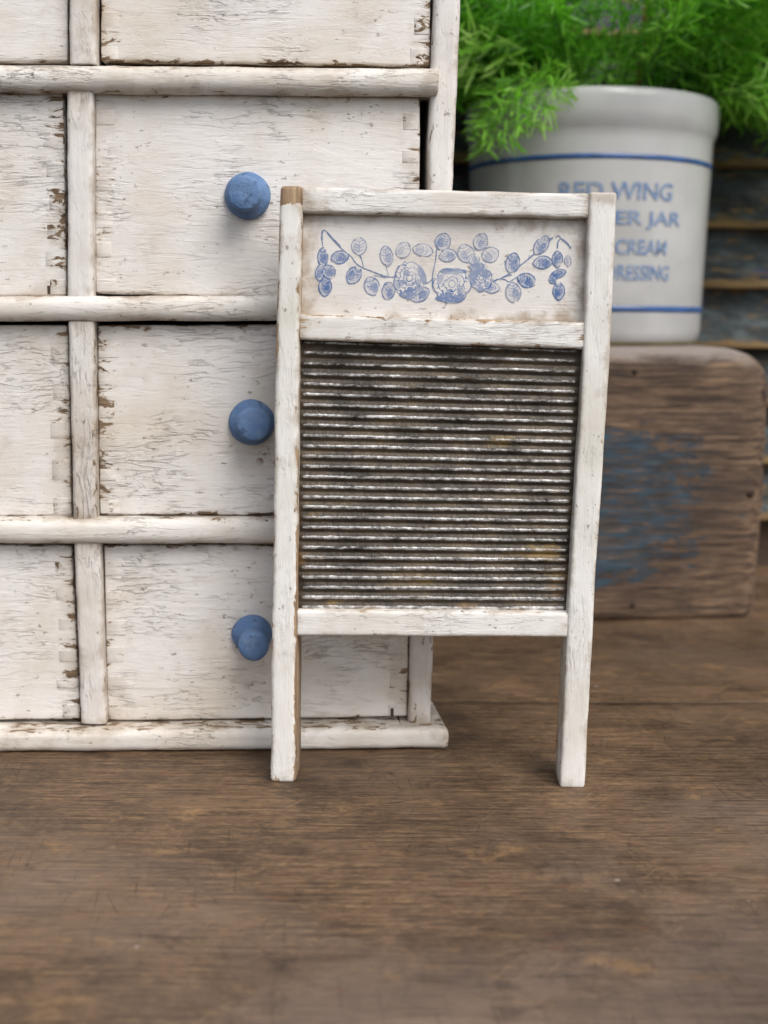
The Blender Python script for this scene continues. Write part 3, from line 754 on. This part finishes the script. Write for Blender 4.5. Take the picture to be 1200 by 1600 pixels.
    # ---- right leaves
    for a in ((751, 378, 11, 13, 25, -0.06), (728, 396, 13, 14, -20, -0.12), (766, 398, 13, 12, -25, -0.10), (740, 405, 9, 8, 0, -0.10),
              (801, 411, 11, 15, 14, 0.14), (846, 383, 10, 16, 35, 0.08), (848, 410, 14, 10, -6, 0.18), (823, 438, 14, 11, 18, 0.20),
              (802, 457, 12, 15, -6, 0.02), (871, 405, 8, 12, 0, 0.14), (887, 408, 5, 8, 0, -0.18), (872, 428, 12, 6, -20, 0.24), (864, 438, 6, 5, 20, 0.1), (873, 455, 9, 13, 0, 0.26),
              (768, 449, 12, 9, 10, -0.05)): leaf(*a)
    rose(640, 437, 25, 28); wash(638, 461, 14, 6, 4, 0.85); wash(660, 430, 5, 16, -18, 0.7); wash(635, 426, 5, 5, 0, 0.75)
    rose(706, 446, 30, 28); wash(708, 424, 22, 4.5, 0, 0.9); wash(700, 467, 19, 6, 6, 0.85); wash(688, 436, 5, 9, 25, 0.5)
    rose(752, 436, 17, 20)
    for a in ((746, 418, 12, 8, 0), (756, 427, 12, 6, 15), (740, 430, 7, 9, 20)): wash(*a, 0.75)
    for i in range(26):
        a = rp.uniform(2.6, 6.6); r0_, r1_ = 10, rp.uniform(15, 24)
        stem([(750 + r0_ * math.cos(a), 432 + r0_ * math.sin(a)), (750 + r1_ * math.cos(a + 0.1), 432 + r1_ * math.sin(a + 0.1))], 0.6, 0.7, 2, False)
    stem([(724, 462), (734, 452), (742, 440)], 0.9, 0.85)
    return mesh_obj('flower_print', verts, faces, M_PRINT, panel, True, uvm, uve)
flower_print()

# ================================================================== TIMBER BLOCK under the crock
pbl, pbr = ground(930, 970), ground(1150, 966)
bp = upright(pbl, pbr)
ycr_front = bp.O.y + 0.045 * S
# top height: the crock's front foot is seen at y = 541
dd = ray(925, 541); zt = (EYE + dd * (ycr_front / dd.y)).z
uL, _ = bp.uw(500, 800); uR, _ = bp.uw(1206, 690)
blk = empty('timber_block', bp.pt(bp.uw(1000, 968)[0], 0, 0))
tag(blk, 'thick weathered timber block with flaked blue paint holding up the crock', 'timber block')
BD = 0.30 * S
def block():
    # rounded box as a swept profile along u, ends rounded
    verts, faces, uvm, uve = [], [], [], []
    r = 0.011; re = 0.012
    L = uR - uL
    prof = []
    def arc(cx, cz, a0, a1, n=6):
        for k in range(n + 1):
            a = R(a0 + (a1 - a0) * k / n); prof.append((cx + r * math.cos(a), cz + r * math.sin(a)))
    # coordinates (depth behind the front, height)
    def line(p, q, n):
        for k in range(1, n): prof.append((p[0] + (q[0] - p[0]) * k / n, p[1] + (q[1] - p[1]) * k / n))
    rB = 0.0035
    for k in range(7):
        a = R(270 - 90 * k / 6); prof.append((rB + rB * math.cos(a), rB + rB * math.sin(a)))
    line((0, rB), (0, zt - r), 24); arc(r, zt - r, 180, 90)
    line((r, zt), (BD - r, zt), 12); arc(BD - r, zt - r, 90, 0); arc(BD - r, r, 0, -90)
    secs = [(re * (1 - math.cos(R(a))) , re * (1 - math.sin(R(a)))) for a in (0, 18, 36, 54, 72, 90)]
    mids = [(re + (L - 2 * re) * i / 60, 0) for i in range(1, 60)]
    secs = secs + mids + [(L - s, i) for s, i in secs[::-1]]
    cx, cz = BD / 2, zt / 2
    for s, ins in secs:
        for dpt, z in prof:
            kx = 1 - ins / (BD / 2); kz = 1 - ins / (zt / 2)
            z2 = cz + (z - cz) * kz
            d2 = cx + (dpt - cx) * kx
            p = bp.pt(uL + s, -d2, z2)
            nn = noise.noise_vector(Vector((p.x * 20, p.y * 60, p.z * 90))) * 0.00018 + noise.noise_vector(p * 18) * 0.0007
            tt = max(0.0, (s - (L - 0.034)) / 0.034); p.z -= tt * tt * 0.011 * max(0.0, z2 / zt - 0.6) / 0.4
            p += nn; p.z = max(p.z, 0.0003)
            if z > zt - 0.001 and ins == 0: p.z = min(p.z, zt)
            verts.append(p)
    M = len(prof); N = len(secs)
    for i in range(N - 1):
        for j in range(M): faces.append((i * M + j, i * M + (j + 1) % M, (i + 1) * M + (j + 1) % M, (i + 1) * M + j))
    faces.append(tuple(range(M))); faces.append(tuple((N - 1) * M + j for j in range(M - 1, -1, -1)))
    o = mesh_obj('block_body', verts, faces, M_BEAM, blk)
    bm = bmesh.new(); bm.from_mesh(o.data); bmesh.ops.recalc_face_normals(bm, faces=bm.faces); bm.to_mesh(o.data); bm.free()
block()
def nail(px, py, r):
    u, w = bp.uw(px, py)
    lathe('rusty_nail', simple('rusty iron', (0.03, 0.012, 0.007), 0.8), blk, bp.pt(u, -0.002, w), bp.N, [(1e-5, 0), (r, 0), (r * 1.05, 0.0018), (r * 0.8, 0.0026), (1e-5, 0.003)], 16, 0.0002)
nail(1172, 772, 0.0026); nail(992, 581, 0.0017); nail(988, 946, 0.0017)

# ================================================================== CROCK
dc = ycr_front
pc = lambda px, py, dep: EYE + ray(px, py) * (dep / ray(px, py).y)
rb = 188 / F * (dc + 0.165 * S) / math.cos(PITCH) * 0.946
yc = dc + rb
xc_top = pc(924, 250, yc).x; xc_bot = pc(909, 540, yc).x
crock_loc = Vector((xc_bot, yc, zt))
ztop = pc(930, 133, dc).z - zt
zlip = pc(930, 197, dc).z - zt
CR_AX = Vector((xc_top - xc_bot, 0, ztop)).normalized(); CR_AX = Vector((CR_AX.x * 0.35 + 0.0, 0, 1)).normalized()
crock = empty('stoneware_crock', crock_loc)
tag(crock, 'grey glazed stoneware crock with two blue lines and blue lettering, on the timber block', 'crock')
r2 = rb * 0.975
prof = [(1e-5, 0.0012), (r2 * 0.90, 0.0012), (r2 * 0.955, 0.0014), (r2 * 0.985, 0.0040), (r2, 0.009), (r2 * 1.004, ztop * 0.3), (rb * 0.99, ztop * 0.6), (rb, zlip - 0.006), (rb * 1.0, zlip - 0.002),
        (rb * 1.010, zlip + 0.0005), (rb * 1.026, zlip + 0.003), (rb * 1.036, zlip + 0.008), (rb * 1.038, ztop - 0.006), (rb * 1.032, ztop - 0.0025), (rb * 1.015, ztop - 0.0006), (rb * 0.985, ztop),
        (rb * 0.955, ztop - 0.0015), (rb * 0.935, ztop - 0.006), (rb * 0.93, ztop - 0.03), (rb * 0.92, 0.01), (1e-5, 0.008)]
lathe('jar', M_GLAZE, crock, crock_loc, CR_AX, prof, 96, 0.0)
lathe('foot_ring', M_FOOT, crock, crock_loc, CR_AX, [(r2 * 0.80, 0.0), (r2 * 0.945, 0.0), (r2 * 0.972, 0.0022), (r2 * 0.965, 0.0030), (r2 * 0.80, 0.0030)], 96, 0.0, False)
lathe('soil', M_SOIL, crock, crock_loc, CR_AX, [(1e-5, ztop - 0.012), (rb * 0.5, ztop - 0.011), (rb * 0.92, ztop - 0.014)], 40, 0.001, False)
def crock_r(z):
    for a, b in zip(prof[4:8], prof[5:9]):
        if a[1] <= z <= b[1]: return a[0] + (b[0] - a[0]) * (z - a[1]) / (b[1] - a[1])
    return rb
def band(py, th):
    z = pc(930, py, dc).z - zt; h = th / F * dc
    lathe('blue_band', M_BAND, crock, crock_loc, CR_AX, [(crock_r(z - h / 2) + 0.00002, z - h / 2), (crock_r(z - h / 2) + 0.0004, z - h / 2 + 0.0002), (crock_r(z + h / 2) + 0.0004, z + h / 2 - 0.0002), (crock_r(z + h / 2) + 0.00002, z + h / 2)], 96, 0.00012, False)
band(243, 8); band(482, 9.5)
def lettering(txt, ytop, ybot, pxl, pxr):
    cu = bpy.data.curves.new('lettering', 'FONT'); cu.body = txt; cu.align_x = 'CENTER'; cu.size = 1.0; cu.offset = 0.02; cu.resolution_u = 4
    tmp = bpy.data.objects.new('tmp', cu); COL.objects.link(tmp)
    dg = bpy.context.evaluated_depsgraph_get(); me = bpy.data.meshes.new_from_object(tmp.evaluated_get(dg))
    bpy.data.objects.remove(tmp)
    xs = [v.co.x for v in me.vertices]; ys = [v.co.y for v in me.vertices]
    x0, x1, yb, yt = min(xs), max(xs), min(ys), max(ys)
    z0 = pc(930, ybot, dc).z - zt; z1 = pc(930, ytop, dc).z - zt
    def ang_of(px):
        a = math.asin(max(-0.99, min(0.99, (pc(px, 350, yc).x - (xc_bot + xc_top) / 2) / rb))); dep = yc - rb * math.cos(a)
        return math.asin(max(-0.99, min(0.99, (pc(px, 350, dep).x - (xc_bot + xc_top) / 2) / rb)))
    aL, aR = ang_of(pxl), ang_of(pxr); amid = (aL + aR) / 2; wid = (aR - aL) * rb
    bm = bmesh.new(); bm.from_mesh(me)
    bmesh.ops.triangulate(bm, faces=bm.faces)
    for v in bm.verts:
        z = z0 + (v.co.y - yb) / (yt - yb) * (z1 - z0)
        a = amid + ((v.co.x - (x0 + x1) / 2) / (x1 - x0) * wid) / rb
        rr = crock_r(z) + 0.0005
        p = CR_AX * z + Vector((math.sin(a) * rr, -math.cos(a) * rr, 0))
        v.co = p
    bmesh.ops.recalc_face_normals(bm, faces=bm.faces)
    bm.to_mesh(me); bm.free()
    link('lettering', me, M_INK, crock, False)
lettering('RED WING', 283, 311, 875, 1045)
lettering('BEATER JAR', 328, 357, 866, 1059)
lettering('EGGS CREAM', 373, 397, 888, 1041)
lettering('SALAD DRESSING', 413, 437, 866, 1047)

# ================================================================== SIDING behind
wl = ground(1190, 886); wl.z = 0
ang = R(5)
pw = Plane(Vector((0, wl.y - math.tan(ang) * wl.x + 0.004, 0)), Vector((math.cos(ang), math.sin(ang), 0)), Vector((math.sin(ang), -math.cos(ang), 0)), Vector((0, 0, 1)))
siding = empty('clapboard_wall', pw.O)
tag(siding, 'wall of overlapping boards with peeling blue grey paint behind the crock', 'wall')
_, wA = pw.uw(1160, 265); _, wB = pw.uw(1160, 452)
step = (wA - wB) / 2
k0 = -math.floor(wA / step)
for i in range(k0, 7):
    wbot = wA + i * step
    if wbot + step < -0.01: continue
    verts, faces, uvm = [], [], []
    nx = 60; x0, x1 = -1.0, 1.0
    pr = [(0.0010, step * 1.10), (0.0020, step * 1.10), (0.0050, step * 0.75), (0.0105, step * 0.35), (0.0150, 0.0026), (0.0156, 0.0010), (0.0148, 0.0), (0.0012, 0.0)]
    for a in range(nx + 1):
        u = x0 + (x1 - x0) * a / nx
        for o, w in pr:
            jw = noise.noise(Vector((u * 9, i * 5.3, 1))) * 0.0006 if w < 0.005 else 0
            jo = noise.noise(Vector((u * 6, i * 3.3, 4))) * 0.0005
            verts.append(pw.pt(u, o + jo, wbot + w + jw)); uvm.append((u - x0, w))
    M = len(pr)
    for a in range(nx):
        for j in range(M): faces.append((a * M + j, a * M + (j + 1) % M, (a + 1) * M + (j + 1) % M, (a + 1) * M + j))
    faces.append(tuple(range(M))); faces.append(tuple(nx * M + j for j in range(M - 1, -1, -1)))
    o = mesh_obj('board', verts, faces, M_SIDING, siding, False, uvm, uvm)
    bm = bmesh.new(); bm.from_mesh(o.data); bmesh.ops.recalc_face_normals(bm, faces=bm.faces); bm.to_mesh(o.data); bm.free()
    if i == k0: base_w = wbot
v = [pw.pt(u, o, w) for w in (-0.02, wA + 7.3 * step) for o in (0.001, -0.004) for u in (-1.0, 1.0)]
mesh_obj('sheathing', v, [(0, 1, 3, 2), (4, 6, 7, 5), (0, 4, 5, 1), (2, 3, 7, 6), (0, 2, 6, 4), (1, 5, 7, 3)], M_INSIDE, siding, False)

# ================================================================== FERN in the crock
fern_loc = crock_loc + CR_AX * (ztop - 0.012)
fern = empty('asparagus_fern', fern_loc)
tag(fern, 'bright green feathery fern growing out of the stoneware crock', 'fern')
rng = random.Random(11)
def frond_mesh(L, droop, seed, dens=1.0, nl=1.0):
    r = random.Random(seed)
    verts, faces, mats = [], [], []
    def tube(pts, w0, w1):
        base = len(verts); n = len(pts)
        for i, p in enumerate(pts):
            d = (pts[min(i + 1, n - 1)] - pts[max(i - 1, 0)]).normalized()
            a = d.cross(Vector((0.3, 0.9, 0.2))).normalized(); b = d.cross(a)
            w = w0 + (w1 - w0) * i / (n - 1)
            for k in range(3):
                t = 2 * math.pi * k / 3; verts.append(p + (a * math.cos(t) + b * math.sin(t)) * w)
        for i in range(n - 1):
            for k in range(3):
                faces.append((base + i * 3 + k, base + i * 3 + (k + 1) % 3, base + (i + 1) * 3 + (k + 1) % 3, base + (i + 1) * 3 + k)); mats.append(1)
    def needle(p, d, l, w):
        side = d.cross(Vector((r.uniform(-1, 1), r.uniform(-1, 1), r.uniform(-1, 1))))
        if side.length < 1e-3: return
        side.normalize(); bend = d.cross(side) * l * r.uniform(-0.12, 0.12)
        b = len(verts)
        verts.extend([p, p + d * l * 0.35 + side * w + bend * 0.6, p + d * l * 0.35 - side * w + bend * 0.6, p + d * l * 0.75 + side * w * 0.8 + bend, p + d * l * 0.75 - side * w * 0.8 + bend, p + d * l])
        faces.extend([(b, b + 1, b + 2), (b + 1, b + 3, b + 4, b + 2), (b + 3, b + 5, b + 4)]); mats.extend([0, 0, 0])
    # main stem along +X, bending down in Z
    n = 14; pts = []
    p = Vector((0, 0, 0)); a = 0.0; yaw = 0.0
    for i in range(n + 1):
        pts.append(p.copy()); a -= droop / n; yaw += r.uniform(-0.06, 0.06)
        p = p + Vector((math.cos(a) * math.cos(yaw), math.sin(yaw), math.sin(a))) * (L / n)
    tube(pts, 0.0007, 0.0003)
    def cluster(p, d, cnt, l):
        for _ in range(max(1, int(cnt * dens + r.random()))):
            v = Vector((r.gauss(0, 1), r.gauss(0, 1), r.gauss(0, 1))).normalized()
            dd = (d * r.uniform(0.3, 1.0) + v * 0.8).normalized()
            needle(p, dd, l * nl * r.uniform(0.6, 1.3), r.uniform(0.00055, 0.0011))
    for i in range(3, n + 1):
        d = (pts[i] - pts[i - 1]).normalized()
        cluster(pts[i], d, 3, 0.018)
        if i < n:
            for s in (-1, 1):
                if r.random() < 0.85:
                    sd = (d * 0.6 + Vector((0, 1, 0)) * s * r.uniform(0.4, 1.0) + Vector((0, 0, 1)) * r.uniform(-0.5, 0.4)).normalized()
                    l = L * r.uniform(0.16, 0.30) * (1.15 - i / n * 0.6); q = pts[i]; tp = [q.copy()]
                    for k in range(4):
                        sd = (sd + Vector((0, 0, -0.10))).normalized(); q = q + sd * l / 4; tp.append(q.copy())
                        cluster(q, sd, 4, 0.016)
                    tube(tp, 0.0004, 0.0002)
    cluster(pts[-1], (pts[-1] - pts[-2]).normalized(), 7, 0.014)
    me = bpy.data.meshes.new('frond'); me.from_pydata([tuple(v) for v in verts], [], faces)
    me.materials.append(M_LEAF); me.materials.append(M_STEM)
    me.polygons.foreach_set('material_index', mats); me.polygons.foreach_set('use_smooth', [True] * len(mats)); me.update()
    return me
FM = [frond_mesh(rng.uniform(0.10, 0.15), d, 100 + i, 0.62, 1.25) for i, d in enumerate((0.5, 0.8, 1.1, 1.4, 1.7, 2.0, 1.2, 0.9))]
FS = [frond_mesh(rng.uniform(0.10, 0.13), d, 300 + i, 0.45, 1.15) for i, d in enumerate((1.5, 1.9, 2.2, 1.7))]
def frond(az, el, scale=1.0, mesh=None, roll=0.0, at=None):
    o = bpy.data.objects.new('frond', mesh or rng.choice(FM)); COL.objects.link(o); o.parent = fern
    rr = rb * 0.72 * math.sqrt(rng.random())
    p = Vector((math.cos(az) * rr, math.sin(az) * rr, rng.uniform(0, 0.004))) if at is None else Vector(at)
    M_ = Matrix.Translation(p) @ Matrix.Rotation(az, 4, 'Z') @ Matrix.Rotation(-el, 4, 'Y') @ Matrix.Rotation(roll, 4, 'X') @ Matrix.Scale(scale, 4)
    o.matrix_local = M_
for i in range(82):
    az = rng.uniform(0, 2 * math.pi)
    front = max(0.0, -math.sin(az))
    el = R(rng.uniform(50, 88)) if front < 0.35 else R(rng.uniform(66, 88))
    frond(az, el, rng.uniform(0.75, 1.15) * (1 - 0.2 * front), FM[rng.choice((0, 1, 2, 7))] if front > 0.35 else None, rng.uniform(-0.5, 0.5))
for i in range(26):                                            # long outer fronds to both sides
    az = R(180) + rng.gauss(-0.15, 0.4) if i % 2 else rng.gauss(0.12, 0.35)
    frond(az, R(rng.uniform(46, 66) if i % 2 else rng.uniform(36, 60)), rng.uniform(0.9, 1.2), FM[rng.choice((0, 1, 2, 7, 6))], rng.uniform(-0.5, 0.5))
for az, el, s, k in ((247, 24, 0.60, 0), (239, 34, 0.72, 1), (222, 30, 0.60, 2), (205, 34, 0.58, 3)):      # the sprays hanging over the front left of the rim
    a = R(az); frond(a, R(el), s, FS[k], 0.0, (math.cos(a) * rb * 0.75, math.sin(a) * rb * 0.75, 0.010))
for az, el, s, k in ((-22, 30, 0.8, 4), (-12, 26, 0.95, 3), (2, 30, 1.0, 5)):      # and over the right
    a = R(az); frond(a, R(el), s, FM[k], 0.0, (math.cos(a) * rb * 0.75, math.sin(a) * rb * 0.75, 0.010))
# a dry brown cane among the green
lathe('dry_stem', M_DRYSTEM, fern, fern_loc + Vector((0.026, -0.01, 0)), Vector((0.05, 0, 1)), [(0.0024, 0), (0.0022, 0.03), (0.0026, 0.032), (0.002, 0.07), (0.001, 0.09)], 10, 0.0004)
